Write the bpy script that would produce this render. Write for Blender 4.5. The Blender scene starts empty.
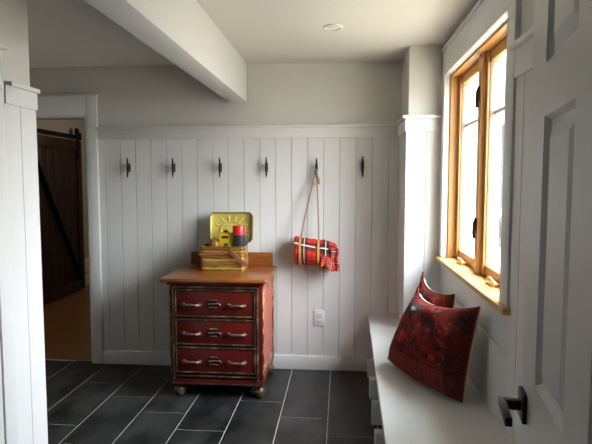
import bpy, bmesh, math, random
from mathutils import Vector, Matrix
R_ = math.radians
random.seed(7)
scn = bpy.context.scene
COL = scn.collection
D = 4.17            # back wall
WX = .694           # right wall
LX = -1.46          # left wall face
CZ = 2.43           # ceiling

# ------------------------------------------------------------------ materials
def mat(name, col=(.8, .8, .8), rough=.5, metal=0, spec=.5, coat=0, noise=None, bump=None):
    m = bpy.data.materials.new(name); m.use_nodes = True
    nt = m.node_tree; b = nt.nodes['Principled BSDF']
    b.inputs['Base Color'].default_value = (*col, 1)
    b.inputs['Roughness'].default_value = rough
    b.inputs['Metallic'].default_value = metal
    b.inputs['Specular IOR Level'].default_value = spec
    b.inputs['Coat Weight'].default_value = coat
    if noise:                       # (scale, other colour, lo, hi, stretch)
        sc, c2, lo, hi, st = noise
        tc = nt.nodes.new('ShaderNodeTexCoord'); mp = nt.nodes.new('ShaderNodeMapping')
        mp.inputs['Scale'].default_value = st
        n = nt.nodes.new('ShaderNodeTexNoise'); n.inputs['Scale'].default_value = sc; n.inputs['Detail'].default_value = 6
        r = nt.nodes.new('ShaderNodeValToRGB')
        r.color_ramp.elements[0].position = lo; r.color_ramp.elements[0].color = (*col, 1)
        r.color_ramp.elements[1].position = hi; r.color_ramp.elements[1].color = (*c2, 1)
        L = nt.links.new
        L(tc.outputs['Object'], mp.inputs['Vector']); L(mp.outputs['Vector'], n.inputs['Vector'])
        L(n.outputs['Fac'], r.inputs['Fac']); L(r.outputs['Color'], b.inputs['Base Color'])
    if bump:
        sc, dist = bump
        tc = nt.nodes.new('ShaderNodeTexCoord')
        n = nt.nodes.new('ShaderNodeTexNoise'); n.inputs['Scale'].default_value = sc; n.inputs['Detail'].default_value = 4
        bp = nt.nodes.new('ShaderNodeBump'); bp.inputs['Strength'].default_value = .5; bp.inputs['Distance'].default_value = dist
        nt.links.new(tc.outputs['Object'], n.inputs['Vector'])
        nt.links.new(n.outputs['Fac'], bp.inputs['Height']); nt.links.new(bp.outputs['Normal'], b.inputs['Normal'])
    return m

class NT:
    """small helper for node maths"""
    def __init__(s, m): s.nt = m.node_tree; s.b = s.nt.nodes['Principled BSDF']
    def v(s, x, sock):
        if isinstance(x, (int, float)): sock.default_value = x
        else: s.nt.links.new(x, sock)
    def m(s, op, a, b=0., c=None):
        n = s.nt.nodes.new('ShaderNodeMath'); n.operation = op
        s.v(a, n.inputs[0]); s.v(b, n.inputs[1])
        if c is not None: s.v(c, n.inputs[2])
        return n.outputs[0]
    def mix(s, f, a, b):
        n = s.nt.nodes.new('ShaderNodeMix'); n.data_type = 'RGBA'
        s.v(f, n.inputs[0])
        for x, i in ((a, 6), (b, 7)):
            if isinstance(x, tuple): n.inputs[i].default_value = (*x, 1)
            else: s.nt.links.new(x, n.inputs[i])
        return n.outputs[2]
    def uv(s):
        t = s.nt.nodes.new('ShaderNodeTexCoord'); x = s.nt.nodes.new('ShaderNodeSeparateXYZ')
        s.nt.links.new(t.outputs['UV'], x.inputs[0]); return x.outputs[0], x.outputs[1], t.outputs['UV']
    def noise(s, vec, scale, detail=3, rough=.5):
        n = s.nt.nodes.new('ShaderNodeTexNoise'); n.inputs['Scale'].default_value = scale
        n.inputs['Detail'].default_value = detail; n.inputs['Roughness'].default_value = rough
        s.nt.links.new(vec, n.inputs['Vector']); return n.outputs['Fac']
    def band(s, x, per, cen, hw):
        """1 where x mod per is within hw of cen"""
        w = s.m('WRAP', s.m('SUBTRACT', x, cen), per / 2, -per / 2)
        return s.m('LESS_THAN', s.m('ABSOLUTE', w), hw)

M = {}
M['paint'] = mat('white satin paint', (.69, .685, .665), .42, noise=(3, (.71, .705, .69), .3, .7, (1, 1, 1)))
M['wallpaint'] = mat('pale wall paint', (.60, .585, .54), .6, noise=(4, (.62, .605, .56), .3, .7, (1, 1, 1)))
M['ceil'] = mat('ceiling paint', (.66, .64, .59), .85)
M['doorpaint'] = mat('door paint', (.62, .615, .60), .35)
M['benchpaint'] = mat('bench paint', (.71, .71, .69), .3)
M['tile'] = mat('slate tile', (.009, .009, .009), .42, spec=.4, noise=(5, (.060, .058, .055), .38, .85, (1, .6, 1)), bump=(9, .004))
M['grout'] = mat('grey grout', (.50, .50, .48), .8)
M['oak'] = mat('oak floor', (.22, .105, .030), .35, noise=(6, (.29, .15, .05), .3, .7, (6, .6, 1)))
M['oakgap'] = mat('floor gap', (.10, .045, .012), .6)
M['pine'] = mat('honey pine', (.58, .30, .10), .4, noise=(9, (.50, .23, .06), .35, .75, (12, 12, .7)))
M['litpine'] = mat('sash pine toned for daylight', (.30, .215, .15), .5, noise=(9, (.24, .17, .115), .35, .75, (12, 12, .7)))  # same window pine, with the paleness of daylight put into its colour
M['pineh'] = mat('honey pine along', (.66, .34, .10), .4, noise=(9, (.50, .23, .06), .35, .75, (12, .7, 12)))
M['sillpine'] = mat('worn pine sill', (.70, .40, .14), .45, noise=(9, (.52, .27, .08), .35, .75, (12, .7, 12)))
M['red'] = mat('red lacquer', (.105, .007, .004), .35, spec=.35, noise=(7, (.060, .005, .003), .4, .8, (1, 1, 1)))
M['redside'] = mat('worn red side', (.36, .055, .04), .4, noise=(14, (.34, .13, .05), .45, .66, (1, 1, 1)))
M['gilt'] = mat('worn gilt moulding', (.030, .015, .009), .45, noise=(22, (.30, .18, .09), .5, .85, (1, 1, 1)))
M['mottle'] = mat('mottled gilt and red', (.20, .025, .015), .4, noise=(26, (.48, .28, .12), .46, .62, (1, 1, .7)))
M['top'] = mat('orange brown wood top', (.27, .085, .017), .28, noise=(8, (.14, .038, .008), .35, .75, (1, 9, 9)))
M['bunfoot'] = mat('worn brass bun foot', (.07, .035, .018), .4, noise=(30, (.40, .26, .14), .5, .8, (1, 1, 1)))
M['pull'] = mat('dull pewter pull', (.20, .13, .09), .4, .5, noise=(25, (.08, .05, .035), .4, .7, (1, 1, 1)))
M['iron'] = mat('dark bronze', (.018, .015, .013), .45, .6)
M['black'] = mat('matt black metal', (.012, .012, .013), .4, .5)
M['tin'] = mat('tin', (.55, .34, .05), .3, .15)
M['lidtin'] = mat('yellow tin lid', (.66, .54, .13), .33, .1)
M['lidrim'] = mat('olive lid rim', (.17, .15, .05), .4, .2)
M['handlewood'] = mat('red brown wood handle', (.27, .085, .035), .4)
M['brass'] = mat('brass', (.62, .42, .18), .32, .8)
M['steel'] = mat('grey steel', (.35, .36, .36), .4, .6)
M['yellow'] = mat('yellow enamel', (.93, .58, .01), .35)
M['brown'] = mat('brown knob', (.26, .11, .02), .4)
M['green'] = mat('green napkin', (.22, .30, .06), .7)
M['redcup'] = mat('red plastic', (.62, .02, .012), .3)
M['darkcup'] = mat('dark plastic', (.035, .028, .035), .3)
M['leather'] = mat('tan leather', (.50, .22, .07), .5)
M['leather2'] = mat('pale brown strap', (.30, .17, .12), .6)
M['plate'] = mat('white plastic plate', (.72, .72, .71), .35)
M['slot'] = mat('dark slot', (.05, .05, .05), .6)
M['hall'] = mat('hall paint toned to cut bounce', (.46, .44, .40), .7)  # for unseen walls, tone chosen to hold down bounced light
M['vinyl'] = mat('grey white vinyl frame', (.40, .41, .41), .35)
M['muntin'] = mat('grey muntin', (.42, .43, .43), .4)
M['darkwood'] = mat('dark stained wood', (.020, .009, .006), .42, noise=(7, (.055, .022, .014), .35, .75, (8, 8, .6)))
M['tan'] = mat('tan far wall', (.50, .45, .39), .7)
M['cream'] = mat('cream cotton', (.62, .58, .51), .9)
M['siding'] = mat('grey siding', (.05, .05, .052), .8)
M['roof'] = mat('grey roof', (.25, .25, .26), .9)
M['bounceground'] = mat('warm bounce ground', (.60, .52, .40), .95, noise=(2, (.53, .45, .34), .3, .7, (1, 1, 1)))  # ground colour made warm and bright to bounce light onto the ceiling

# architectural glass: clear, with reflections growing towards grazing
def glass_mat():
    m = bpy.data.materials.new('window glass'); m.use_nodes = True
    nt = m.node_tree; nt.nodes.remove(nt.nodes['Principled BSDF'])
    out = nt.nodes['Material Output']
    tr = nt.nodes.new('ShaderNodeBsdfTransparent'); gl = nt.nodes.new('ShaderNodeBsdfGlossy')
    tr.inputs['Color'].default_value = (.96, .97, .97, 1); gl.inputs['Roughness'].default_value = .02
    fr = nt.nodes.new('ShaderNodeFresnel'); fr.inputs['IOR'].default_value = 1.45
    mx = nt.nodes.new('ShaderNodeMixShader')
    ge = nt.nodes.new('ShaderNodeNewGeometry'); iv = nt.nodes.new('ShaderNodeMath'); iv.operation = 'SUBTRACT'; iv.inputs[0].default_value = 1
    ml = nt.nodes.new('ShaderNodeMath'); ml.operation = 'MULTIPLY'
    nt.links.new(ge.outputs['Backfacing'], iv.inputs[1]); nt.links.new(iv.outputs[0], ml.inputs[0]); nt.links.new(fr.outputs[0], ml.inputs[1])
    L = nt.links.new
    L(ml.outputs[0], mx.inputs[0]); L(tr.outputs[0], mx.inputs[1]); L(gl.outputs[0], mx.inputs[2]); L(mx.outputs[0], out.inputs['Surface'])
    return m
M['glass'] = glass_mat()

def tin_mat():                       # printed wood-grain bands
    m = M['tin']; N = NT(m)
    t = N.nt.nodes.new('ShaderNodeTexCoord'); x = N.nt.nodes.new('ShaderNodeSeparateXYZ')
    N.nt.links.new(t.outputs['Object'], x.inputs[0])
    mp = N.nt.nodes.new('ShaderNodeMapping'); mp.inputs['Scale'].default_value = (3, 3, 26)
    N.nt.links.new(t.outputs['Object'], mp.inputs[0])
    n = N.noise(mp.outputs[0], 5, 5)
    c = N.mix(N.m('MULTIPLY', N.m('SUBTRACT', n, .36), 3.2), (.12, .05, .010), (.40, .215, .035))
    c = N.mix(N.band(x.outputs[2], .062, .02, .003), c, (.62, .42, .09))
    c = N.mix(N.band(x.outputs[2], .062, .051, .002), c, (.13, .06, .015))
    N.nt.links.new(c, N.b.inputs['Base Color'])
tin_mat()

def plaid_mat():
    m = mat('red tartan wool', (.6, .03, .02), .95); N = NT(m)
    u, v, uv = N.uv()
    c = (.55, .020, .012)
    blk = (.014, .011, .014)
    def over(c, f, k): return N.mix(f, c, k)
    a = N.m('MAXIMUM', N.band(u, .5, .245, .085), 0)
    b = N.m('MAXIMUM', N.band(v, .5, .16, .062), 0)
    c = N.mix(N.m('MULTIPLY', N.m('ADD', a, b), .75), c, blk)
    th = N.m('MAXIMUM', N.band(u, .125, .05, .008), N.band(v, .125, .03, .007))
    c = over(c, N.m('MULTIPLY', th, .62), (.10, .008, .008))
    w = N.m('MAXIMUM', N.band(u, .5, .245, .008), N.band(v, .5, .16, .008))
    c = over(c, N.m('MULTIPLY', w, .85), (.72, .66, .56))
    y = N.m('MAXIMUM', N.band(u, .5, .02, .006), N.band(v, .5, .40, .006))
    c = over(c, N.m('MULTIPLY', y, .7), (.75, .45, .05))
    N.nt.links.new(c, N.b.inputs['Base Color']); return m
M['plaid'] = plaid_mat()

def kilim_mat(name, seed):
    m = mat(name, (.24, .02, .014), .95); N = NT(m)
    N.b.inputs['Specular IOR Level'].default_value = .15
    u, v, uv = N.uv()
    mp = N.nt.nodes.new('ShaderNodeMapping'); mp.inputs['Location'].default_value = (seed, seed * .7, 0)
    N.nt.links.new(uv, mp.inputs[0]); vec = mp.outputs[0]
    # stepped coordinates as of woven knots
    def step(x, k): return N.m('DIVIDE', N.m('FLOOR', N.m('MULTIPLY', x, k)), k)
    us, vs = step(u, 46), step(v, 46)
    wob = N.m('MULTIPLY', N.m('SUBTRACT', N.noise(vec, 9, 2), .5), .14)
    au = N.m('ABSOLUTE', N.m('SUBTRACT', N.m('ADD', us, wob), .46))
    av = N.m('ABSOLUTE', N.m('SUBTRACT', N.m('ADD', vs, wob), .52))
    dia = N.m('ADD', au, N.m('MULTIPLY', av, .8))
    pat = N.noise(vec, 26, 2, .6)
    big = N.noise(vec, 6, 2, .5)
    c = N.mix(N.m('GREATER_THAN', big, .56), (.215, .014, .009), (.140, .009, .007))
    # dark serrated medallion outlines and scattered motifs
    ring = N.m('MULTIPLY', N.band(dia, .27, .17, .020), N.m('GREATER_THAN', big, .5))
    c = N.mix(ring, c, (.020, .012, .012))
    mot = N.m('GREATER_THAN', N.m('ADD', N.noise(vec, 8, 1, .4), N.m('MULTIPLY', N.band(dia, .27, .04, .045), .10)), .64)
    c = N.mix(N.m('MULTIPLY', mot, .85), c, (.026, .018, .022))
    gold = N.m('GREATER_THAN', N.noise(vec, 17, 1, .4), .70)
    c = N.mix(N.m('MULTIPLY', gold, .7), c, (.20, .12, .045))
    blush = N.m('GREATER_THAN', N.m('ADD', N.noise(vec, 11, 1), N.m('MULTIPLY', v, .05)), .68)
    c = N.mix(N.m('MULTIPLY', blush, .6), c, (.42, .055, .035))
    # corner diamond, navy with a cream heart
    du = N.m('ABSOLUTE', N.m('SUBTRACT', us, .24)); dv = N.m('ABSOLUTE', N.m('SUBTRACT', vs, .80))
    dd = N.m('ADD', N.m('MULTIPLY', du, .75), N.m('MULTIPLY', dv, 1.3))
    c = N.mix(N.m('LESS_THAN', dd, .165), c, (.045, .035, .048))
    c = N.mix(N.m('LESS_THAN', dd, .055), c, (.42, .33, .15))
    # lower border with small stripes
    low = N.m('LESS_THAN', v, .20)
    st = N.m('MULTIPLY', low, N.m('MULTIPLY', N.band(u, .060, .02, .012), N.m('GREATER_THAN', pat, .42)))
    c = N.mix(N.m('MULTIPLY', low, .45), c, (.33, .025, .018))
    c = N.mix(N.m('MULTIPLY', st, .7), c, (.10, .06, .035))
    c = N.mix(N.m('MULTIPLY', N.band(v, 9, .205, .008), .8), c, (.03, .015, .012))
    # dark side border
    edge = N.m('GREATER_THAN', u, .88)
    c = N.mix(N.m('MULTIPLY', edge, .6), c, (.030, .014, .010))
    f = N.noise(vec, 60, 3)
    fl = N.m('GREATER_THAN', N.noise(vec, 34, 2), .64)
    c = N.mix(N.m('MULTIPLY', fl, .55), c, (.035, .022, .018))
    fl2 = N.m('GREATER_THAN', N.noise(vec, 41, 2), .68)
    c = N.mix(N.m('MULTIPLY', fl2, .5), c, (.17, .12, .06))
    c = N.mix(N.m('MULTIPLY', f, .5), c, (.02, .01, .008))
    N.nt.links.new(c, N.b.inputs['Base Color'])
    bp = N.nt.nodes.new('ShaderNodeBump'); bp.inputs['Strength'].default_value = .35; bp.inputs['Distance'].default_value = .004
    N.nt.links.new(f, bp.inputs['Height']); N.nt.links.new(bp.outputs[0], N.b.inputs['Normal'])
    return m
M['kilim'] = kilim_mat('red kilim weave', 0)
M['kilim2'] = kilim_mat('red kilim weave second', 3.3)

# ------------------------------------------------------------------ mesh helpers
class MB:
    def __init__(s): s.bm = bmesh.new(); s.uvl = None
    def box(s, x0, x1, y0, y1, z0, z1, bev=0, mi=0, segs=2):
        x0, x1 = min(x0, x1), max(x0, x1); y0, y1 = min(y0, y1), max(y0, y1); z0, z1 = min(z0, z1), max(z0, z1)
        vs = [s.bm.verts.new(p) for p in ((x0, y0, z0), (x1, y0, z0), (x1, y1, z0), (x0, y1, z0), (x0, y0, z1), (x1, y0, z1), (x1, y1, z1), (x0, y1, z1))]
        fs = [s.bm.faces.new([vs[i] for i in q]) for q in ((3, 2, 1, 0), (4, 5, 6, 7), (0, 1, 5, 4), (1, 2, 6, 5), (2, 3, 7, 6), (3, 0, 4, 7))]
        for f in fs: f.material_index = mi
        if bev:
            es = list({e for f in fs for e in f.edges})
            r = bmesh.ops.bevel(s.bm, geom=es, offset=bev, segments=segs, affect='EDGES', profile=.5)
            for f in r['faces']: f.material_index = mi
        return s
    def prism(s, pts, axis, a, b, mi=0):
        """closed 2-D outline pushed along an axis from a to b"""
        def P(p, t): return {'x': (t, p[0], p[1]), 'y': (p[0], t, p[1]), 'z': (p[0], p[1], t)}[axis]
        A = [s.bm.verts.new(P(p, a)) for p in pts]; B = [s.bm.verts.new(P(p, b)) for p in pts]
        n = len(pts); fs = [s.bm.faces.new(A), s.bm.faces.new(B[::-1])]
        for i in range(n): fs.append(s.bm.faces.new((A[i], B[i], B[(i + 1) % n], A[(i + 1) % n])))
        for f in fs: f.material_index = mi
        bmesh.ops.recalc_face_normals(s.bm, faces=fs); return s
    def tube(s, path, r, n=10, flat=None, mi=0):
        """swept round (or flat w,h) section along a path"""
        path = [Vector(p) for p in path]; rings = []; up = None
        rr = r if isinstance(r, (list, tuple)) else [r] * len(path)
        for i, p in enumerate(path):
            d = (path[min(i + 1, len(path) - 1)] - path[max(i - 1, 0)]).normalized()
            if up is None:
                up = Vector((0, 0, 1)) if abs(d.z) < .9 else Vector((0, -1, 0))
            sd = d.cross(up).normalized(); up = sd.cross(d).normalized()
            if flat: ring = [p + sd * (flat[0] * sx) + up * (flat[1] * sz) for sx, sz in ((-1, -1), (1, -1), (1, 1), (-1, 1))]
            else: ring = [p + (sd * math.cos(k * 2 * math.pi / n) + up * math.sin(k * 2 * math.pi / n)) * rr[i] for k in range(n)]
            rings.append([s.bm.verts.new(q) for q in ring])
        m = len(rings[0]); fs = []
        for a, b in zip(rings, rings[1:]):
            for k in range(m): fs.append(s.bm.faces.new((a[k], a[(k + 1) % m], b[(k + 1) % m], b[k])))
        fs += [s.bm.faces.new(rings[0][::-1]), s.bm.faces.new(rings[-1])]
        for f in fs: f.material_index = mi
        bmesh.ops.recalc_face_normals(s.bm, faces=fs)
        return s
    def lathe(s, prof, c=(0, 0, 0), n=20, axis='z', mi=0):
        rings = []
        for r, h in prof:
            ring = []
            for k in range(n):
                a = k * 2 * math.pi / n; x, y = r * math.cos(a), r * math.sin(a)
                q = {'z': (x, y, h), 'y': (x, h, y), 'x': (h, x, y)}[axis]
                ring.append(s.bm.verts.new(Vector(q) + Vector(c)))
            rings.append(ring)
        fs = []
        for a, b in zip(rings, rings[1:]):
            for k in range(n): fs.append(s.bm.faces.new((a[k], a[(k + 1) % n], b[(k + 1) % n], b[k])))
        fs += [s.bm.faces.new(rings[0][::-1]), s.bm.faces.new(rings[-1])]
        for f in fs: f.material_index = mi
        bmesh.ops.recalc_face_normals(s.bm, faces=fs); return s
    def rrect(s, x0, x1, z0, z1, rad, n=6):
        pts = []
        for cx, cz, a0 in ((x1 - rad, z1 - rad, 0), (x0 + rad, z1 - rad, 90), (x0 + rad, z0 + rad, 180), (x1 - rad, z0 + rad, 270)):
            for k in range(n + 1):
                a = R_(a0 + 90 * k / n); pts.append((cx + rad * math.cos(a), cz + rad * math.sin(a)))
        return pts
    def grid(s, fn, nu, nv, mi=0, closeu=False):
        if s.uvl is None: s.uvl = s.bm.loops.layers.uv.new('UVMap')
        V = [[s.bm.verts.new(fn(i / nu, j / nv)) for i in range(nu + 1)] for j in range(nv + 1)]
        for j in range(nv):
            for i in range(nu):
                f = s.bm.faces.new((V[j][i], V[j][i + 1], V[j + 1][i + 1], V[j + 1][i])); f.material_index = mi
                for l, (a, b) in zip(f.loops, ((i, j), (i + 1, j), (i + 1, j + 1), (i, j + 1))): l[s.uvl].uv = (a / nu, b / nv)
        return s
    def build(s, name, m, parent=None, loc=None, smooth=True, angle=40):
        me = bpy.data.meshes.new(name); s.bm.to_mesh(me); s.bm.free()
        for k in (m if isinstance(m, (list, tuple)) else [m]): me.materials.append(k)
        if smooth:
            for p in me.polygons: p.use_smooth = True
            me.set_sharp_from_angle(angle=R_(angle))
        o = bpy.data.objects.new(name, me); COL.objects.link(o)
        if loc: o.location = loc
        if parent: o.parent = parent
        return o

def tag(o, label, cat, group=None):
    o['label'] = label; o['category'] = cat
    if group: o['group'] = group
    return o
def thing(name, label, cat, loc=(0, 0, 0), rz=0, group=None):
    o = bpy.data.objects.new(name, None); COL.objects.link(o); o.empty_display_size = .1
    o.location = loc; o.rotation_euler = (0, 0, rz); return tag(o, label, cat, group)
def struct(mb, name, m, **k):
    o = mb.build(name, m, **k); o['kind'] = 'structure'; return o
def dup(o, parent=None):
    c = o.copy(); COL.objects.link(c)
    if parent: c.parent = parent
    for ch in o.children: dup(ch, c)
    return c

# ------------------------------------------------------------------ floor
mb = MB()
mb.box(LX - 1.6, 1.0, -1.4, D + .06, -.06, -.002, mi=1)
L = .684; W = .3085; g = .0025
c0 = -1.62
for k in range(-5, 9):
    x0 = c0 + W * k
    x1 = x0 + W
    off = 3.52 - .229 * k
    j = off - math.ceil((off + 1.4) / L) * L
    while j < D:
        a, b = max(j, -1.4), min(j + L, D + .05)
        xa, xb = max(x0, LX - 1.6), min(x1, 1.0)
        if xb - xa > .02 and b - a > .02:
            mb.box(xa + g, xb - g, a + g, b - g, -.01, 0, bev=.0012, segs=1)
        j += L
struct(mb, 'floor', [M['tile'], M['grout']], smooth=False)

mb = MB()
mb.box(-3.9, -1.2, D + .0601, 9.2, -.05, -.006, mi=1)
y = D + .0601; r2 = random.Random(3)
while y < 9.1:            # boards run across, with staggered butt ends
    x = -3.9 - r2.random()
    while x < -1.2:
        l = .7 + r2.random() * .9
        a, b = max(x, -3.9), min(x + l, -1.2)
        if b - a > .02: mb.box(a + .001, b - .001, y + .001, y + .089, -.006, .001)
        x += l
    y += .09
struct(mb, 'floor_far_room', [M['oak'], M['oakgap']], smooth=False)

# ------------------------------------------------------------------ ceiling and beam
struct(MB().box(LX - 1.6, 1.2, -1.4, D + .14, CZ, CZ + .1), 'ceiling', M['ceil'])
struct(MB().box(-3.95, -1.1, D + .14, 9.3, CZ, CZ + .1), 'ceiling_far_room', M['ceil'])
struct(MB().box(-.885, -.742, -1.4, D, 2.13, CZ, bev=.003), 'trim_ceiling_beam', M['paint'])

# ------------------------------------------------------------------ back wall
def vprofile(a, b, grooves, depth, w=.0038):
    """outline along one axis with V grooves; returns (t, d) points of the front"""
    pts = [(a, 0)]
    for gx in sorted(grooves):
        if a + w < gx < b - w: pts += [(gx - w, 0), (gx, depth), (gx + w, 0)]
    return pts + [(b, 0)]
DO_R = -2.055; DO_L = -2.93; DO_T = 2.045       # cased opening in the back wall
mb = MB()
mb.box(DO_R, 1.2, D + .014, D + .14, 0, CZ)
mb.box(LX - 1.6, DO_L, D, D + .14, 0, CZ)
mb.box(DO_L, DO_R, D + .014, D + .14, DO_T, CZ)
wb = struct(mb, 'wall_back', M['wallpaint'])
mb = MB()
gro = [-.0145 + .1262 * k for k in range(-15, 5)]
pts = [(x, D + d) for x, d in vprofile(-1.965, .44, gro, .008)]
mb.prism(pts + [(.44, D + .02), (-1.965, D + .02)], 'z', 0, 1.93)
b_ = mb.build('wainscot_board', M['paint'], wb, smooth=False)
MB().box(-1.965, .44, D - .011, D + .015, 1.852, 1.93, bev=.002).build('rail', M['paint'], wb)
MB().box(-1.975, .44, D - .030, D + .015, 1.93, 1.95, bev=.003).build('cap', M['paint'], wb)
struct(MB().box(-1.965, .44, D - .013, D + .01, 0, .113, bev=.003), 'baseboard_back', M['paint'])
mb = MB()
mb.box(DO_R, -1.965, D - .016, D + .02, 0, DO_T + .15, bev=.003)
mb.box(DO_L - .09, DO_L, D - .016, D + .02, 0, DO_T + .15, bev=.003)
mb.box(DO_L, DO_R, D - .015, D + .02, DO_T, DO_T + .149, bev=.003)
mb.box(DO_L - .1, -1.955, D - .022, D + .02, DO_T + .149, DO_T + .165, bev=.003)
mb.box(DO_R - .016, DO_R, D + .0, D + .15, 0, DO_T); mb.box(DO_L, DO_L + .016, D, D + .15, 0, DO_T); mb.box(DO_L, DO_R, D, D + .15, DO_T - .016, DO_T)
struct(mb, 'trim_door_casing', M['paint'])

# ------------------------------------------------------------------ far room beyond the opening
FX = -3.70
struct(MB().box(FX - .1, FX, D + .14, 9.3, 0, CZ), 'wall_far_left', M['tan'])
struct(MB().box(FX, -1.2, 9.2, 9.3, 0, CZ), 'wall_far_back', M['tan'])
struct(MB().box(FX, LX - 1.6, D + .04, D + .14, 0, CZ), 'wall_far_front', M['tan'])
struct(MB().box(-1.3, -1.2, D + .14, 9.2, 0, CZ), 'wall_far_right', M['tan'])
struct(MB().box(FX, FX + .014, D + .14, 9.2, .001, .16, bev=.003), 'baseboard_far_left', M['paint'])
t = thing('barn_door', 'dark stained barn door with diagonal brace, hung on a black track in the far room', 'door', (FX, 6.2, 0))
x0, x1 = .045, .085; ya, yb, zt = -.42, .92, 2.07
mb = MB(); n = 8
for k in range(n):
    mb.box(x0, x1, ya + (yb - ya) * k / n + .002, ya + (yb - ya) * (k + 1) / n - .002, .02, zt, bev=.003)
mb.build('plank_panel', M['darkwood'], t)
MB().box(x1, x1 + .02, yb - .12, yb, .02, zt, bev=.003).box(x1, x1 + .02, ya, ya + .12, .02, zt, bev=.003).box(x1, x1 + .02, ya + .12, yb - .12, .02, .16, bev=.003).box(x1, x1 + .02, ya + .12, yb - .12, zt - .14, zt, bev=.003).build('frame', M['darkwood'], t)
MB().tube([(x1 + .012, ya + .12, zt - .15), (x1 + .012, yb - .12, .17)], .02, flat=(.045, .01)).build('brace', M['black'], t)
for yy in (ya + .2, yb - .10):
    MB().box(x1 + .02, x1 + .028, yy - .03, yy + .03, zt - .25, zt + .12, bev=.003).lathe([(.012, 0), (.05, .002), (.05, .02), (.012, .022)], (x1 + .004, yy, zt + .12), axis='x').build('hanger', M['black'], t)
t2 = thing('barn_door_track', 'black steel track above the dark barn door', 'track', (FX, 6.2, 2.1))
MB().box(.055, .066, -1.6, .99, -.0, .05, bev=.002).build('rail', M['black'], t2)
for yy in (-1.2, -.4, .45): MB().lathe([(.014, 0), (.014, .06)], (0, yy, .025), axis='x').build('spacer', M['black'], t2)
MB().box(.04, .08, .95, .99, -.01, .085, bev=.003).build('stop', M['black'], t2)
t = thing('wall_vent', 'small white vent low on the far wall beyond the barn door', 'vent', (FX, 7.42, .3))
MB().box(0, .01, -.12, .12, -.1, .1, bev=.003).build('frame', M['plate'], t)
mb = MB()
for k in range(7): mb.box(.01, .016, -.1, .1, -.08 + k * .025, -.07 + k * .025)
mb.build('grille', M['plate'], t)

# ------------------------------------------------------------------ left wall (end of a partition) with cased opening
LE = 2.455
mb = MB()
mb.box(LX - .13, LX - .016, -1.4, LE - .015, 0, CZ)
wl = struct(mb, 'wall_left', M['wallpaint'])
mb = MB()
gl = [2.330]
mb.prism([(LX - d, y) for y, d in vprofile(2.215, LE, gl, .005, .003)] + [(LX - .02, LE), (LX - .02, 2.215)], 'z', 0, 1.93)
mb.box(LX - .14, LX - .02, LE - .016, LE, 0, 1.93)
mb.build('wainscot_board', M['paint'], wl, smooth=False)
MB().box(LX - .15, LX + .009, 2.217, LE + .004, 1.85, 1.93, bev=.002).build('rail', M['paint'], wl)
MB().box(LX - .16, LX + .020, 2.245, LE + .012, 1.93, 1.95, bev=.003).build('cap', M['paint'], wl)
mb = MB()
mb.box(LX - .02, LX + .004, 2.13, 2.215, 0, 2.075, bev=.006)
mb.box(LX - .02, LX + .004, 1.2, 2.13, 1.96, 2.075, bev=.003)
mb.box(LX - .02, LX + .018, 1.1, 2.235, 2.078, 2.094, bev=.003)
mb.box(LX - .02, LX + .004, 1.115, 1.2, 0, 2.075, bev=.006)
struct(mb, 'trim_left_casing', M['paint'])
d3 = struct(MB().box(LX - .016, LX - .006, 1.2, 2.13, .006, 1.96), 'door_2', M['doorpaint'])
struct(MB().box(LX - 1.62, LX - 1.5, -1.4, D, 0, CZ), 'wall_left_passage', M['hall'])
struct(MB().box(LX - 1.6, 1.0, -1.5, -1.4, 0, CZ), 'wall_front', M['hall'])

# ------------------------------------------------------------------ pier beside the window
PY = 3.72
mb = MB(); mb.box(.455, WX + .14, PY + .012, D + .014, 0, CZ)
wp = struct(mb, 'wall_pier', M['wallpaint'])
mb = MB()
mb.prism([(x, PY + d) for x, d in vprofile(.44, WX, [.575], .008)] + [(WX, PY + .02), (.46, PY + .02)] + [(.46, D)] + [(.44, D)], 'z', 0, 1.94)
mb.build('wainscot_board', M['paint'], wp, smooth=False)
mb = MB(); mb.box(.430, WX, PY - .011, PY + .02, 1.852, 1.94, bev=.002); mb.box(.430, .46, PY + .02, D - .0, 1.852, 1.94)
mb.build('rail', M['paint'], wp)
mb = MB(); mb.box(.413, WX, PY - .030, PY + .02, 1.94, 1.962, bev=.003); mb.box(.413, .46, PY + .02, D, 1.94, 1.962)
mb.build('cap', M['paint'], wp)

# ------------------------------------------------------------------ right wall with the window opening
WY0, WY1, WZ0, WZ1 = 2.29, 3.63, 1.0, 2.215
mb = MB()
mb.box(WX, WX + .16, WY1, D + .1, 0, CZ)
mb.box(WX, WX + .16, .28, WY0, 0, CZ)
mb.box(WX, WX + .16, WY0, WY1, 0, WZ0 - .035)
mb.box(WX, WX + .16, WY0, WY1, WZ1, CZ)
wr = struct(mb, 'wall_right', M['wallpaint'])
mb = MB()   # painted boarding on the near part, under the rail
mb.prism([(WX - .012 + d, y) for y, d in vprofile(.4, 2.185, [.55 + .14 * k for k in range(12)], .008)] + [(WX, 2.185), (WX, .4)], 'z', .47, 2.03)
mb.build('wainscot_board', M['paint'], wr, smooth=False)
MB().box(WX - .022, WX, .4, 2.185, 1.915, 2.02, bev=.002).build('rail', M['paint'], wr)
MB().box(WX - .045, WX, .4, 2.185, 2.02, 2.042, bev=.003).build('cap', M['paint'], wr)
MB().box(WX - .008, WX, 2.19, PY, 0.80, WZ0 - .027, bev=.003).build('apron', M['paint'], wr)
mb = MB()
mb.box(WX - .008, WX, 2.19, PY, .47, .795, bev=.003)
mb.build('lower_panel', M['paint'], wr)
struct(MB().box(.33, WX + .16, .18, .28, 0, CZ).box(.33, .43, -1.4, .18, 0, CZ), 'wall_right_return', M['hall'])

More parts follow.
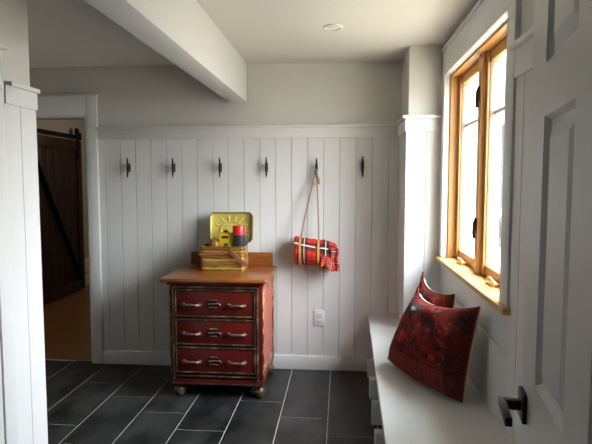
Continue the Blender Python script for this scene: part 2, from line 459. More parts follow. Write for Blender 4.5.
# window: white casing, pine liner, two casement sashes
win = struct(MB().box(WX - .022, WX + .0195, WY1 - .004, PY - .02, WZ0, WZ1 + .0, bev=.003)
             .box(WX - .022, WX + .0195, 2.19, WY0 + .004, WZ0, WZ1, bev=.003)
             .box(WX - .022, WX + .0195, 2.19, PY - .012, WZ1 - .004, 2.375, bev=.003)
             .box(WX - .034, WX + .0, 2.18, PY - .010, 2.375, 2.392, bev=.003), 'window_1', M['paint'])
mb = MB()
mb.box(WX + .02, WX + .15, WY1 - .018, WY1, WZ0, WZ1)
mb.box(WX + .02, WX + .15, WY0, WY0 + .018, WZ0, WZ1)
mb.build('jamb', M['pine'], win)
MB().box(WX + .02, WX + .15, WY0, WY1, WZ1 - .018, WZ1).build('head_jamb', M['pineh'], win)
mb = MB()
mb.prism([(WX - .046, 2.165), (WX, 2.165), (WX, WY0), (WX + .15, WY0), (WX + .15, WY1), (WX, WY1), (WX, PY - .002), (WX - .046, PY - .002)], 'z', WZ0 - .027, WZ0)
bmesh.ops.bevel(mb.bm, geom=[e for e in mb.bm.edges if all(abs(v.co.x - (WX - .046)) < 1e-5 for v in e.verts)], offset=.007, segments=3, affect='EDGES', profile=.5)
mb.build('sill', M['sillpine'], win)
YM = 2.985
MB().box(WX + .046, WX + .15, YM - .028, YM + .028, WZ0, WZ1 - .018, bev=.004).build('mullion', M['pine'], win)
for a, b in ((YM + .03, WY1 - .02), (WY0 + .02, YM - .03)):
    fx0, fx1 = WX + .080, WX + .112; s_ = .046
    mb = MB()
    mb.box(fx0, fx1, a, a + s_, WZ0 + .004, WZ1 - .02, bev=.004); mb.box(fx0, fx1, b - s_, b, WZ0 + .004, WZ1 - .02, bev=.004)
    sash = mb.build('sash', M['litpine'], win)
    mb = MB(); mb.box(fx0 - .010, fx0, a, a + s_ - .004, WZ0 + .004, WZ1 - .02, bev=.003); mb.box(fx0 - .010, fx0, b - s_ + .004, b, WZ0 + .004, WZ1 - .02, bev=.003); mb.build('stile_face', M['pine'], sash)
    mb = MB(); mb.box(fx0, fx1, a + s_, b - s_, WZ0 + .004, WZ0 + .06, bev=.004); mb.box(fx0, fx1, a + s_, b - s_, WZ1 - .075, WZ1 - .02, bev=.004)
    mb.build('sash_rail', M['pineh'], sash)
    MB().box(fx1 - .010, fx1 - .006, a + s_ - .008, b - s_ + .008, WZ0 + .05, WZ1 - .065).build('pane', M['glass'], sash)
    mb = MB()
    mb.box(fx1 - .002, fx1 + .035, a, a + s_, WZ0, WZ1 - .018, bev=.003); mb.box(fx1 - .002, fx1 + .035, b - s_, b, WZ0, WZ1 - .018, bev=.003)
    mb.box(fx1 - .002, fx1 + .035, a + s_, b - s_, WZ0, WZ0 + .055, bev=.003); mb.box(fx1 - .002, fx1 + .035, a + s_, b - s_, WZ1 - .07, WZ1 - .018, bev=.003)
    mb.build('outer_frame', M['vinyl'], sash)
    MB().box(fx1 - .004, fx1 + .008, a + s_, b - s_, 1.865, 1.885, bev=.002).build('muntin', M['muntin'], sash)
    # crank operator on the sill
    yc = (a + b) / 2 + .03
    cr = MB().box(WX + .035, WX + .075, yc - .06, yc + .06, WZ0, WZ0 + .018, bev=.005).build('crank', M['brass'], win)
    MB().tube([(WX + .05, yc + .02, WZ0 + .02), (WX + .035, yc + .01, WZ0 + .036), (WX + .03, yc - .05, WZ0 + .042), (WX + .028, yc - .11, WZ0 + .028)], [.009, .008, .007, .009], n=8).lathe([(.009, 0), (.011, .012), (.006, .02)], (WX + .028, yc - .115, WZ0 + .018)).build('crank_handle', M['brass'], cr)
for z in (1.27, 1.98):
    lt = MB().box(WX + .042, WX + .056, YM - .012, YM + .010, z - .045, z + .045, bev=.004).build('latch', M['iron'], win)
    MB().tube([(WX + .046, YM, z + .04), (WX + .034, YM - .004, z + .01), (WX + .030, YM - .012, z - .04), (WX + .034, YM - .015, z - .07)], [.010, .009, .008, .010], n=8).build('latch_lever', M['iron'], lt)
for z in (1.22, 1.95):
    MB().box(WX + .08, WX + .087, WY0 + .03, YM - .34, z - .05, z + .05, bev=.003).build('keeper', M['steel'], win)

# ------------------------------------------------------------------ built-in bench
bench = thing('window_bench', 'long white built-in bench under the window, open below', 'bench', (.2, 1.6, 0))
mb = MB()
fx = lambda y: .2155 - .0158 * (D - y)
y0, y1, z0, z1 = 1.45, D - .001, .428, .470
P = lambda x, y, z: Vector((x - .2, y - 1.6, z))
pl = [(fx(y0), y0), (WX, y0), (WX, PY), (.44, PY), (.44, y1), (fx(y1), y1)]
mb.prism([(x - .2, y - 1.6) for x, y in pl], 'z', z0, z1)
bmesh.ops.bevel(mb.bm, geom=[e for e in mb.bm.edges if all(abs(v.co.z - z1) < 1e-5 for v in e.verts)], offset=.004, segments=2, affect='EDGES', profile=.5)
mb.build('seat_top', M['benchpaint'], bench)
for y in (4.02, 3.62, 3.22, 2.82, 2.42, 2.02, 1.5):
    xr = WX if y < PY else .44
    MB().box(fx(y) - .2 + .075, xr - .2, y - 1.6 + .02, y - 1.6 + .042, .0, z0, bev=.002).build('divider', M['benchpaint'], bench)
    MB().box(fx(y) - .2 - .004, fx(y) - .2 + .075, y - 1.6, y - 1.6 + .062, 0, .14, bev=.003).build('foot', M['benchpaint'], bench)
MB().box(.44 - .2, WX - .2, 1.45 - 1.6, PY - 1.6, .05, .07).build('shelf', M['benchpaint'], bench)

# ------------------------------------------------------------------ open panelled door with lever handle
S = .82
da = math.atan2(-.988, -.156)
dl = Vector((.525 * S, 1.55 * S, 0))
zz = lambda z: 1.51 - (1.51 - z) * S
# local x: from the latch edge to the hinges, local -y: the face seen, frame of stiles and rails with raised panels
uw = 1.10 * S
us = [0, .185 * S, .470 * S, .635 * S, .92 * S, uw]
zs = [.012, zz(.02), zz(.73), zz(.99), zz(1.672), zz(1.80), 2.02, 2.10]
zs[1] = .25
th = .042
mb = MB()
for i in (0, 2, 4): mb.box(us[i], us[i + 1], 0, th, zs[0], zs[7])
for a, b in ((1, 2), (3, 4)):
    for i in (0, 2, 4, 6): mb.box(us[a], us[b], 0, th, zs[i], zs[i + 1])
dr = struct(mb, 'door_1', M['doorpaint'])
dr.location = dl; dr.rotation_euler = (0, 0, da)
for a, b in ((1, 2), (3, 4)):
    for i in (1, 3, 5):
        mb = MB(); xa, xb, za, zb = us[a], us[b], zs[i], zs[i + 1]
        bm = mb.bm
        def rect(ins, y): return [bm.verts.new((x, y, z)) for x, z in ((xa + ins, za + ins), (xb - ins, za + ins), (xb - ins, zb - ins), (xa + ins, zb - ins))]
        rs = [rect(0, 0), rect(.010, .012), rect(.018, .014), rect(.046, .003), rect(.0475, .003)]
        for p, q in zip(rs, rs[1:]):
            for k in range(4): bm.faces.new((p[k], p[(k + 1) % 4], q[(k + 1) % 4], q[k]))
        bm.faces.new(rs[-1])
        bk = rect(0, th - .004); bm.faces.new(bk[::-1])
        for k in range(4): bm.faces.new((bk[k], bk[(k + 1) % 4], rs[0][(k + 1) % 4], rs[0][k]))
        bmesh.ops.recalc_face_normals(bm, faces=bm.faces[:])
        mb.build('panel', M['doorpaint'], dr, smooth=False)
hz = zz(.885); hu = .055 * S
hd = MB().box(hu - .033, hu + .033, -.010, 0, hz - .033, hz + .033, bev=.002).build('door_handle', M['black'], dr)
MB().box(hu - .011, hu + .011, -.046, -.009, hz - .011, hz + .011, bev=.002).build('neck', M['black'], hd)
MB().box(hu - .013, hu + .105, -.056, -.041, hz - .010, hz + .010, bev=.002).build('lever', M['black'], hd)
MB().box(-.001, .002, .010, .034, hz - .06, hz + .06).build('latch_plate', M['black'], dr)

# ------------------------------------------------------------------ red chest of drawers
CX0, CX1, CF, CB = -1.178, -.537, 3.535, 4.135
ZT = .85
ch = thing('chest_of_drawers', 'red three-drawer chest with orange wood top against the white boarded wall', 'chest of drawers', (-.86, 3.83, 0))
o = Vector((-.86, 3.83, 0))
def B(mb, x0, x1, y0, y1, z0, z1, **k): return mb.box(x0 - o.x, x1 - o.x, y0 - o.y, y1 - o.y, z0 - o.z, z1 - o.z, **k)
mb = MB()
B(mb, CX0, CX1, CF + .012, CB, .115, ZT - .03, bev=.003)
mb.build('carcass', M['red'], ch)
mb = MB(); B(mb, CX0 - .006, CX1 + .006, CF + .002, CB, .092, .135, bev=.008)
mb.build('plinth', M['red'], ch)
# top slab with a rounded edge
mb = MB(); B(mb, CX0 - .062, CX1 + .036, CF - .038, D - .045, ZT - .028, ZT, bev=.009, segs=3)
mb.build('top', M['top'], ch)
mb = MB(); B(mb, CX0 - .02, CX1 + .015, CF - .016, CB - .01, ZT - .046, ZT - .027, bev=.005)
mb.build('cornice', M['red'], ch)
mb = MB(); B(mb, -1.192, -.535, D - .068, D - .046, ZT, .955, bev=.004)
mb.build('backsplash', M['top'], ch)
# side panels: mottled corner posts and rails round a worn red field
for sx, xs in ((1, CX1), (-1, CX0)):
    mb = MB()
    B(mb, xs, xs + sx * .010, CF + .012, CF + .075, .135, ZT - .046, bev=.003)
    B(mb, xs, xs + sx * .010, CB - .085, CB, .135, ZT - .046, bev=.003)
    B(mb, xs, xs + sx * .008, CF + .075, CB - .085, .135, .21, bev=.003)
    B(mb, xs, xs + sx * .008, CF + .075, CB - .085, ZT - .11, ZT - .046, bev=.003)
    mb.build('side_frame', M['mottle'], ch)
    mb = MB(); B(mb, xs, xs + sx * .003, CF + .075, CB - .085, .21, ZT - .11)
    mb.build('side_panel', M['redside'], ch)
# drawers
DX0, DX1 = -1.150, -.580
zr = [(.574, .772), (.377, .564), (.178, .367)]
def half_round(mb, p, q, r): mb.tube([Vector(p) - o, Vector(q) - o], r, n=10)
for (za, zb) in zr:
    mb = MB(); B(mb, DX0, DX1, CF - .001, CF + .02, za, zb, bev=.003)
    dw = mb.build('drawer', M['red'], ch)
    mb = MB(); r = .0075
    half_round(mb, (DX0, CF - .001, za + r), (DX1, CF - .001, za + r), r); half_round(mb, (DX0, CF - .001, zb - r), (DX1, CF - .001, zb - r), r)
    half_round(mb, (DX0 + r, CF - .001, za), (DX0 + r, CF - .001, zb), r); half_round(mb, (DX1 - r, CF - .001, za), (DX1 - r, CF - .001, zb), r)
    mb.build('bead', M['gilt'], dw)
    zc = (za + zb) / 2 + (-.012)
    for xc in (-1.030, -.715):
        pts = []
        for k in range(13):
            a = k / 12
            pts.append(Vector((xc - .058 + .116 * a, CF - .002 - .030 * min(1, math.sin(math.pi * a) * 1.9), zc + .006 * math.sin(math.pi * a))) - o)
        rad = [.011 if k in (0, 12) else (.0105 if k in (1, 11) else .0085 + .002 * math.sin(k * 2.1)) for k in range(13)]
        mb = MB().tube(pts, rad, n=10)
        for s in (-1, 1): mb.lathe([(.017, 0), (.016, -.006), (.010, -.010)], Vector((xc + s * .055, CF, zc)) - o, n=14, axis='y')
        mb.build('pull', M['pull'], dw)
    xc = -.873; zc2 = zc + .010
    mb = MB()
    B(mb, xc - .045, xc + .035, CF - .007, CF, zc2 - .017, zc2 + .017, bev=.004)
    lk = mb.build('lock_plate', M['iron'], dw)
    mb = MB()
    for dz in (-.024, .026): mb.tube([Vector((xc - .030, CF - .006, zc2 + dz)) - o, Vector((xc + .026, CF - .006, zc2 + dz)) - o], .006, n=8)
    mb.tube([Vector((xc - .035, CF - .014, zc2)) - o, Vector((xc + .02, CF - .016, zc2 + .004)) - o, Vector((xc + .042, CF - .012, zc2 + .004)) - o, Vector((xc + .05, CF - .008, zc2 - .010)) - o], .006, n=8)
    mb.build('hasp', M['pull'], lk)
# face frame mouldings
mb = MB()
for x in (DX0 - .010, DX1 + .010): half_round(mb, (x, CF, .135), (x, CF, .785), .009)
half_round(mb, (DX0 - .01, CF, .785), (DX1 + .01, CF, .785), .008)
half_round(mb, (DX0 - .01, CF, .158), (DX1 + .01, CF, .158), .007); half_round(mb, (CX0, CF + .003, .103), (CX1, CF + .003, .103), .006)
mb.build('bamboo_moulding', M['gilt'], ch)
for x in (CX0 + .045, CX1 - .028):
    for y in (CF + .055, CB - .06):
        MB().lathe([(.022, .09), (.030, .088), (.033, .078), (.026, .070), (.040, .056), (.043, .036), (.036, .014), (.026, .002), (.022, 0)], Vector((x, y, 0)) - o, n=20).build('bun_foot', M['bunfoot'], ch)

# ------------------------------------------------------------------ picnic tin on the chest
TX0, TX1, TY0, TY1 = -1.045, -.715, 3.835, 4.03
tin = thing('picnic_tin', 'old yellow tin picnic box standing open on the red chest', 'tin box', (-.88, 3.93, ZT))
to = Vector((-.88, 3.93, ZT))
mb = MB(); H_ = .182
pts = [(x - to.x, y - to.y) for x, y in mb.rrect(TX0, TX1, TY0, TY1, .028)]
inn = [(x - to.x, y - to.y) for x, y in mb.rrect(TX0 + .004, TX1 - .004, TY0 + .004, TY1 - .004, .025)]
bm = mb.bm; n = len(pts)
def loop(pp, z): return [bm.verts.new((x, y, z)) for x, y in pp]
grow = [(x * 1.012, y * 1.02) for x, y in pts]
ls = [loop(pts, 0), loop(grow, .003), loop(grow, .012), loop(pts, .015), loop(pts, H_ - .016), loop(grow, H_ - .013), loop(grow, H_ - .003), loop(pts, H_), loop(inn, H_), loop(inn, .01)]
for a, b in zip(ls, ls[1:]):
    for k in range(n): bm.faces.new((a[k], a[(k + 1) % n], b[(k + 1) % n], b[k]))
bm.faces.new(ls[0][::-1]); bm.faces.new(ls[-1])
bmesh.ops.recalc_face_normals(bm, faces=bm.faces[:])
mb.build('body', M['tin'], tin)
# lid: shallow tray, standing up at the back, inside shown, with sun relief
mb = MB(); bm = mb.bm
LW, LH = .168, .240
out = mb.rrect(-LW, LW, 0, LH, .038); n = len(out)
def lp(ins, y): return [bm.verts.new((max(-LW + ins, min(LW - ins, x)) , y, max(ins, min(LH - ins, z)))) if ins else bm.verts.new((x, y, z)) for x, z in out]
sc = lambda k, y: [bm.verts.new((x * k, y, LH / 2 + (z - LH / 2) * (1 - (1 - k) * LW / LH * 2))) for x, z in out]
ls = [sc(1.0, .028), sc(1.0, -.004), sc(.99, -.006), sc(.972, -.004), sc(.965, .018), sc(.93, .022)]
for a, b in zip(ls, ls[1:]):
    for k in range(n): bm.faces.new((a[k], a[(k + 1) % n], b[(k + 1) % n], b[k]))
bm.faces.new(ls[0][::-1]); bm.faces.new(ls[-1])
for f in bm.faces:
    c = f.calc_center_median(); f.material_index = 1 if (c.y < .002 or abs(c.x) > LW * .995) else 0
bmesh.ops.recalc_face_normals(bm, faces=bm.faces[:])
def arc(rx, rz, a0, a1, n=24): return [(rx * math.cos(R_(a0 + (a1 - a0) * k / n)), .021, LH * .42 + rz * math.sin(R_(a0 + (a1 - a0) * k / n))) for k in range(n + 1)]
mb.tube(arc(.090, .068, -20, 200), .0055, n=6)
mb.tube(arc(.060, .040, 0, 360), .0035, n=6)
for a in (22, 55, 78, 102, 125, 158):
    c, s_ = math.cos(R_(a)), math.sin(R_(a))
    mb.tube([(.098 * c, .021, LH * .42 + .074 * s_), (.135 * c if abs(c) > .8 else .15 * c, .021, LH * .42 + .118 * s_)], .0055, n=6)
lid = mb.build('lid', [M['lidtin'], M['lidrim']], tin, loc=(.028, TY1 - to.y + .006, H_ + .004))
lid.rotation_euler = (R_(-9), R_(-.5), 0)
# wooden bail handles with wire arms
zc = H_ - .04
hA = MB().tube([(.062, TY0 - to.y - .014, zc + .012), (.10, TY0 - to.y - .020, zc - .022), (.145, TY0 - to.y - .022, zc - .062), (.196, TY0 - to.y - .016, zc - .098)], .01, flat=(.006, .013)).build('handle', M['handlewood'], tin)
MB().tube([(.194, TY0 - to.y - .016, zc - .098), (.185, TY0 - to.y + .05, zc - .07), (.172, TY0 - to.y + .095, zc - .01)], .004, n=8).build('handle_wire', M['brass'], hA)
hB = MB().tube([(-.168, TY0 - to.y - .012, zc - .018), (-.10, TY0 - to.y - .015, zc - .016), (-.02, TY0 - to.y - .013, zc - .010), (.045, TY0 - to.y - .012, zc + .0)], .01, flat=(.005, .010)).build('handle', M['handlewood'], tin)
MB().tube([(-.166, TY0 - to.y - .012, zc - .018), (-.176, TY0 - to.y + .04, zc - .012), (-.170, TY0 - to.y + .095, zc - .006)], .004, n=8).build('handle_wire', M['brass'], hB)
MB().lathe([(.012, 0), (.012, .006), (.006, .010)], (.165, 0, zc - .02), axis='x', n=12).build('pivot', M['brass'], tin)
# things packed in the open tin
base = ZT + .010
def cup(name, x, y, r, z0, z1, zs, mats, label, cat):
    t = thing(name, label, cat, (x, y, z0))
    MB().lathe([(r * .93, 0), (r, .004), (r, zs - z0)], n=24).build('base', mats[0], t)
    h0, h1 = zs - z0, z1 - z0
    MB().lathe([(r * .99, h0), (r * 1.04, h0 + .001), (r * 1.05, h1 - .006), (r * 1.0, h1), (r * .6, h1 + .001), (r * .55, h1 - .004)], n=24).build('cup', mats[1], t)
    return t
cup('thermos', -.768, 3.928, .045, base, 1.180, 1.112, (M['darkcup'], M['redcup']), 'larger flask with red cup top over dark base, in the open picnic tin', 'flask')
t = cup('beaker', -.738, 4.003, .022, base, 1.120, 1.06, (M['darkcup'], M['darkcup']), 'smaller dark beaker behind the right side of the red flask', 'beaker')
t = thing('yellow_tin', 'bright yellow tin with dark mark leaning in the picnic tin beside the red flask', 'tin', (-.868, 3.955, base))
mb = MB(); mb.box(-.056, .054, -.024, .024, 0, .266, bev=.008, segs=3)
mb.build('body', M['yellow'], t)
MB().box(-.034, .020, -.0262, -.0238, .222, .240, bev=.0008).build('band', M['darkcup'], t)
MB().lathe([(.016, .265), (.020, .267), (.020, .276), (.011, .280), (.011, .286)], (-.006, 0, 0), n=16).build('stopper', M['darkcup'], t)
t = thing('brown_canister', 'small round brown canister in the left of the picnic tin', 'canister', (-.962, 3.96, base))
MB().lathe([(.040, 0), (.046, .01), (.046, .185), (.040, .20), (.034, .205)], n=22).build('body', M['brown'], t)
MB().lathe([(.034, .205), (.036, .207), (.030, .214), (.010, .218), (.010, .224)], n=22).build('lid', M['brown'], t)
mb = MB()
def nap(u, v):
    x = (u - .5) * .11; y = (v - .5) * .045
    return (x, y, .165 + .014 * math.sin(u * 9 + v * 4) + .010 * math.sin(v * 7 + u * 15) - 1.1 * (abs(u - .5) ** 3) * .3)
mb.grid(nap, 20, 10)
nb = mb.build('napkin', M['green'], None, loc=(-.862, 3.878, base + .005))
sm = nb.modifiers.new('thick', 'SOLIDIFY'); sm.thickness = .012
tag(nb, 'crumpled green cloth at the front edge inside the picnic tin', 'cloth')

# ------------------------------------------------------------------ cleat hooks
HX = [-1.706, -1.336, -.957, -.587, -.194, .162]
HZ = [1.622, 1.622, 1.622, 1.622, 1.615, 1.625]
labs = ['leftmost of the six dark cleat hooks on the white boarding', 'dark cleat hook, second from the left on the white boarding',
        'dark cleat hook on the boarding, nearest above the open picnic tin', 'dark cleat hook next left of the one holding the tartan blanket',
        'dark cleat hook that the tartan blanket carrier hangs from', 'rightmost of the six dark cleat hooks on the white boarding']
hk = thing('cleat_hook', labs[0], 'hook', (HX[0], D, HZ[0]), 0, 'cleat hooks on the boarded wall')
pts, rad = [], []
for k in range(15):
    a = -1 + 2 * k / 14
    pts.append((0, -.040 - .006 * a * a, a * .080)); rad.append(.0030 + .0080 * (1 - abs(a)) ** .7)
MB().tube(pts, rad, n=10).build('horn', M['iron'], hk)
mb = MB(); mb.box(-.009, .009, -.004, 0, -.034, .034, bev=.002)
for s in (-1, 1): mb.tube([(0, -.003, s * .020), (0, -.038, s * .012)], [.0085, .0065], n=10)
mb.build('base', M['iron'], hk)
for i in range(1, 6):
    h = dup(hk); h.location = (HX[i], D, HZ[i]); h['label'] = labs[i]

# ------------------------------------------------------------------ rolled tartan blanket in a leather carrier
bl = thing('blanket_roll', 'rolled red tartan blanket hanging from a hook on the white wall', 'blanket', (-.197, D - .098, .955))
def roll(u, v):
    x = -.165 + .33 * u
    a = 2 * math.pi * v - math.pi / 2
    r = .084 * (1 + .05 * math.sin(u * 10 + 1) + .045 * math.sin(3 * a + u * 5))
    pinch = 1 - .12 * (math.exp(-((x + .115) / .018) ** 2) + math.exp(-((x - .025) / .018) ** 2))
    r *= pinch * (1 - .10 * max(0, abs(u - .5) * 2 - .9) * 10)
    return (x, -math.cos(a) * r, math.sin(a) * r * 1.28 - .055 * (u - .35) + .012)
mb = MB(); mb.grid(lambda u, v: roll(u, 1 - v), 40, 40)
bm = mb.bm
bmesh.ops.remove_doubles(bm, verts=bm.verts[:], dist=1e-5)
# spiral ends
for e in (0, 1):
    x = -.165 if e == 0 else .165
    vs = [bm.verts.new(roll(e, 1 - j / 40)) for j in range(40)]
    f = bm.faces.new(vs if e == 0 else vs[::-1])
    for l in f.loops: l[mb.uvl].uv = (.4, .5)
bmesh.ops.recalc_face_normals(bm, faces=bm.faces[:])
mb.build('roll', M['plaid'], bl, angle=70)
def tail(u, v):
    x = .052 + .100 * u
    z = -.015 - .075 * v + .018 * math.sin(u * 5) - .02 * u
    y = -.094 - .012 * math.sin(u * 9 + 2) * v - .004 + .012 * (1 - v)
    return (x - .012 * v, y, z)
mb = MB(); mb.grid(lambda u, v: tail(u, v), 18, 14)
tl = mb.build('loose_flap', M['plaid'], bl); sm = tl.modifiers.new('t', 'SOLIDIFY'); sm.thickness = .008
def tail2(u, v):
    w = .030 * (1 - .55 * v) + .004
    return (.140 + w * (u - .5) * 2 + .022 * v + .006 * math.sin(v * 9), -.070 - .010 * math.sin(u * 7 + v * 3) - .01 * v, .055 - .175 * v)
mb = MB(); mb.grid(tail2, 10, 18)
tl = mb.build('loose_corner', M['plaid'], bl); sm = tl.modifiers.new('t', 'SOLIDIFY'); sm.thickness = .008

cs = thing('blanket_strap', 'tan leather carrying strap looped over the hook and round the tartan blanket roll', 'strap', (-.197, D - .098, .955))
def ring(x):
    return [(x, -math.cos(a) * .0875, math.sin(a) * .0875 * 1.26 + .012 - .055 * ((x + .165) / .33 - .35)) for a in [2 * math.pi * k / 32 for k in range(33)]]
for x in (-.115, .025):
    mb = MB(); pth = ring(x); 
    bm = mb.bm; rows = []
    for p in pth[:-1]:
        q = Vector(p); c = Vector((x, 0, .01)); n = (q - c).normalized()
        rows.append([bm.verts.new(q + Vector((dx, 0, 0)) + n * h) for dx, h in ((-.009, -.006), (.009, -.006), (.009, .005), (-.009, .005))])
    for a, b in zip(rows, rows[1:] + rows[:1]):
        for k in range(4): bm.faces.new((a[k], a[(k + 1) % 4], b[(k + 1) % 4], b[k]))
    bmesh.ops.recalc_face_normals(bm, faces=bm.faces[:])
    mb.build('band', M['leather'], cs)
ztop = 1.615 - .955
MB().tube([(-.115, -.005, .118), (-.085, .01, .28), (-.045, .035, .46), (-.008, .060, ztop - .035), (.0, .066, ztop - .012), (.006, .062, ztop - .025), (.012, .045, .46), (.02, .01, .28), (.025, -.005, .105)], .005, flat=(.0055, .0035)).build('carry_handle', M['leather2'], cs)
MB().tube([(.003, .050, ztop - .010), (.008, .048, ztop - .05), (.020, .058, ztop - .09), (.022, .07, ztop - .125)], .005, flat=(.007, .0035)).build('strap_end', M['leather2'], cs)

# ------------------------------------------------------------------ outlet and downlight
t = thing('wall_outlet', 'white duplex outlet plate low on the boarded wall right of the chest', 'outlet', (-.170, D, .423))
MB().box(-.043, .043, -.007, 0, -.066, .066, bev=.003).build('plate', M['plate'], t)
for z in (-.028, .028):
    sk = MB().box(-.020, .020, -.0095, -.006, z - .018, z + .018, bev=.004).build('socket', M['plate'], t)
    MB().box(-.010, -.007, -.0100, -.009, z - .006, z + .008).box(.007, .010, -.0100, -.009, z - .006, z + .008).build('slot', M['slot'], sk)
t = thing('downlight', 'round white recessed downlight, off, in the ceiling', 'ceiling light', (-.055, 3.24, CZ))
mb = MB(); bm = mb.bm
prf = [(.058, 0), (.058, -.006), (.050, -.009), (.044, -.006), (.042, -.001)]
mb.lathe(prf, n=32); mb.build('trim_ring', M['plate'], t)
MB().lathe([(.0435, -.0015), (.040, -.004), (.01, -.0045)], n=32).build('lens', M['ceil'], t)

# ------------------------------------------------------------------ kilim pillows
def pillow(name, label, BL, BR, TR, TL, thick, m, chop, out):
    BL, BR, TR, TL = [Vector(p) for p in (BL, BR, TR, TL)]
    k = .9665; BL, BR, TR, TL = [Vector((p.x * k, p.y * k, 1.51 - (1.51 - p.z) * k)) for p in (BL, BR, TR, TL)]
    t = thing(name, label, 'pillow', ((BL.x + BR.x) / 2, (BL.y + BR.y) / 2, min(BL.z, BR.z)), 0, None)
    lo = t.location.copy()
    nrm = ((BR - BL).cross(TL - BL)).normalized()
    up = ((TL - BL) + (TR - BR)).normalized(); rt = ((BR - BL) + (TR - TL)).normalized()
    def mid(u, v):
        # edges bow: corners stay out as ears
        p = (BL * (1 - u) + BR * u) * (1 - v) + (TL * (1 - u) + TR * u) * v
        bu, bv = 4 * u * (1 - u), 4 * v * (1 - v)
        ua = u ** .62; ba = 4 * ua * (1 - ua)
        p = p - up * (chop[0] * .95 * (ba ** .9) * v ** 2) + nrm * (.04 * bu * (1 - v) ** 2) + up * (chop[1] * bu * (1 - v) ** 2)
        p = p + rt * (chop[2] * bv * (1 - u) ** 2) - rt * (chop[3] * bv * u ** 2)
        return p
    def bul(u, v):
        return (max(0, 16 * u * (1 - u) * v * (1 - v)) ** .52)
    def side(s):
        def fn(u, v):
            b = bul(u, v)
            w = .010 * math.sin(u * 7 + v * 4) * b + .008 * math.sin(v * 11 - u * 5) * b + .006 * math.sin(u * 15 + v * 13) * b
            return mid(u, v) + nrm * (s * (thick * .5 * b) + w + s * .003) - lo
        return fn
    f = MB().grid(side(1), 36, 36); f.build('front_cover', m, t, angle=80)
    f = MB().grid(side(-1), 36, 36); bmesh.ops.reverse_faces(f.bm, faces=f.bm.faces[:]); f.build('back_cover', M['cream'], t, angle=80)
    path = [mid(k / 20, 0) - lo for k in range(21)] + [mid(1, k / 20) - lo for k in range(1, 21)] + [mid(1 - k / 20, 1) - lo for k in range(1, 21)] + [mid(0, 1 - k / 20) - lo for k in range(1, 20)]
    MB().tube(path + [path[0]], .005, n=8).build('seam', m, t)
    off = -nrm * .008
    MB().tube([mid(1, k / 20) - lo + off - rt * .004 for k in range(1, 21)] + [mid(1 - k / 20, 1) - lo + off for k in range(1, 20)], .0065, n=8).build('back_edge', M['cream'], t)
    return t
pillow('kilim_pillow', 'larger front pillow of red patterned kilim, on the white bench', (.285, 3.135, .456), (.583, 2.535, .455), (.652, 2.535, .918), (.468, 3.24, .872), .23, M['kilim'], (.075, -.012, .02, .012), 1)
pillow('kilim_pillow', 'rear red kilim pillow peeking out behind the larger front one', (.37, 3.40, .454), (.62, 3.02, .454), (.655, 3.10, .858), (.532, 3.47, .925), .12, M['kilim2'], (.075, 0, .02, .012), 1)

# ------------------------------------------------------------------ outdoors seen through the window
struct(MB().box(.9, 60, -30, 60, -.9, -.6), 'ground', M['bounceground'])
t = thing('neighbour_house', 'grey sided house far off, seen through the window', 'house', (6.0, 22.5, -.6))
mb = MB()
for k in range(22): mb.prism([(0, k * .18), (0, k * .18 + .18), (.02, k * .18 + .18), (.045, k * .18)], 'y', -5, 5)
mb2 = MB()
mb2.box(-1, 5.8, -5, 5, 0, 3.9)
mb2.build('wall', M['siding'], t); mb.bm.free()
MB().prism([(-1.5, 3.9), (6.3, 3.9), (2.4, 5.2)], 'y', -5.5, 5.5).build('roof', M['roof'], t)
w_ = MB().box(-.2, 1.2, -5.06, -4.98, 1.4, 2.7, bev=.01).build('window', M['vinyl'], t)
MB().box(-.08, 1.08, -5.07, -5.05, 1.52, 2.58).build('pane', M['slot'], w_)
MB().box(-1.05, 5.85, -5.05, -5.0, 1.0, 1.25).build('band', M['vinyl'], t)

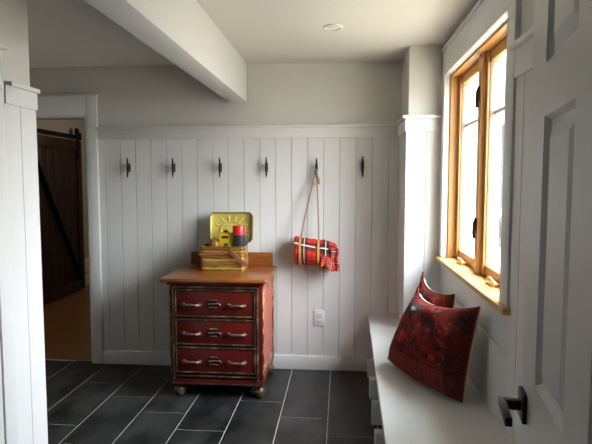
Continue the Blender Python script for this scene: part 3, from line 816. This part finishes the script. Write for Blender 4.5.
# ------------------------------------------------------------------ light
w = bpy.data.worlds.new('sky'); scn.world = w; w.use_nodes = True
nt = w.node_tree; bg = nt.nodes['Background']; LK = nt.links.new
tc = nt.nodes.new('ShaderNodeTexCoord'); sx = nt.nodes.new('ShaderNodeSeparateXYZ'); rp = nt.nodes.new('ShaderNodeValToRGB')
LK(tc.outputs['Generated'], sx.inputs[0]); LK(sx.outputs[2], rp.inputs[0]); LK(rp.outputs[0], bg.inputs[0])
rp.color_ramp.elements[0].position = 0; rp.color_ramp.elements[0].color = (.95, .97, 1, 1)
rp.color_ramp.elements[1].position = 1; rp.color_ramp.elements[1].color = (.80, .90, 1, 1)
dt = nt.nodes.new('ShaderNodeVectorMath'); dt.operation = 'DOT_PRODUCT'
gd = Vector((1, -.12, .92)).normalized(); dt.inputs[1].default_value = gd
LK(tc.outputs['Generated'], dt.inputs[0])
def mth(op, a, b):
    n = nt.nodes.new('ShaderNodeMath'); n.operation = op; LK(a, n.inputs[0]); n.inputs[1].default_value = b; return n.outputs[0]
glow = mth('POWER', mth('MAXIMUM', dt.outputs['Value'], 0), 2.6)
LK(mth('ADD', mth('MULTIPLY', glow, 54), 1.2), bg.inputs['Strength'])
def area(name, loc, rot, sx_, sy_, power, col=(1, 1, 1), portal=False):
    l = bpy.data.lights.new(name, 'AREA'); l.shape = 'RECTANGLE'; l.size = sx_; l.size_y = sy_; l.energy = power; l.color = col
    if portal: l.cycles.is_portal = True
    ob = bpy.data.objects.new(name, l); COL.objects.link(ob); ob.location = loc; ob.rotation_euler = rot; return ob
area('window_portal', (WX + .17, (WY0 + WY1) / 2, (WZ0 + WZ1) / 2), (0, R_(90), 0), WZ1 - WZ0 + .05, WY1 - WY0 + .05, 1, portal=True)
lp_ = bpy.data.lights.new('far_room_lamp', 'POINT'); lp_.energy = 12; lp_.color = (1, .86, .68); lp_.shadow_soft_size = .15
lo_ = bpy.data.objects.new('far_room_lamp', lp_); COL.objects.link(lo_); lo_.location = (-2.2, 6.6, 2.2)

scn.view_settings.view_transform = 'Standard'
scn.view_settings.look = 'None'
scn.view_settings.exposure = .1
scn.view_settings.gamma = 1
scn.view_settings.use_curve_mapping = False

# ------------------------------------------------------------------ camera
yaw, pit = .0854, .0758
cy, sy = math.cos(yaw), math.sin(yaw); c, s = math.cos(pit), math.sin(pit)
fwd = Vector((-sy * c, cy * c, -s)); right = Vector((cy, sy, 0)); upv = right.cross(fwd)
mtx = Matrix((right, upv, -fwd)).transposed().to_4x4(); mtx.translation = Vector((0, 0, 1.51))
cam = bpy.data.cameras.new('camera'); co = bpy.data.objects.new('camera', cam); COL.objects.link(co)
co.matrix_world = mtx; cam.sensor_width = 36; cam.sensor_fit = 'HORIZONTAL'; cam.lens = 530 / 592 * 36; cam.clip_start = .02
scn.camera = co
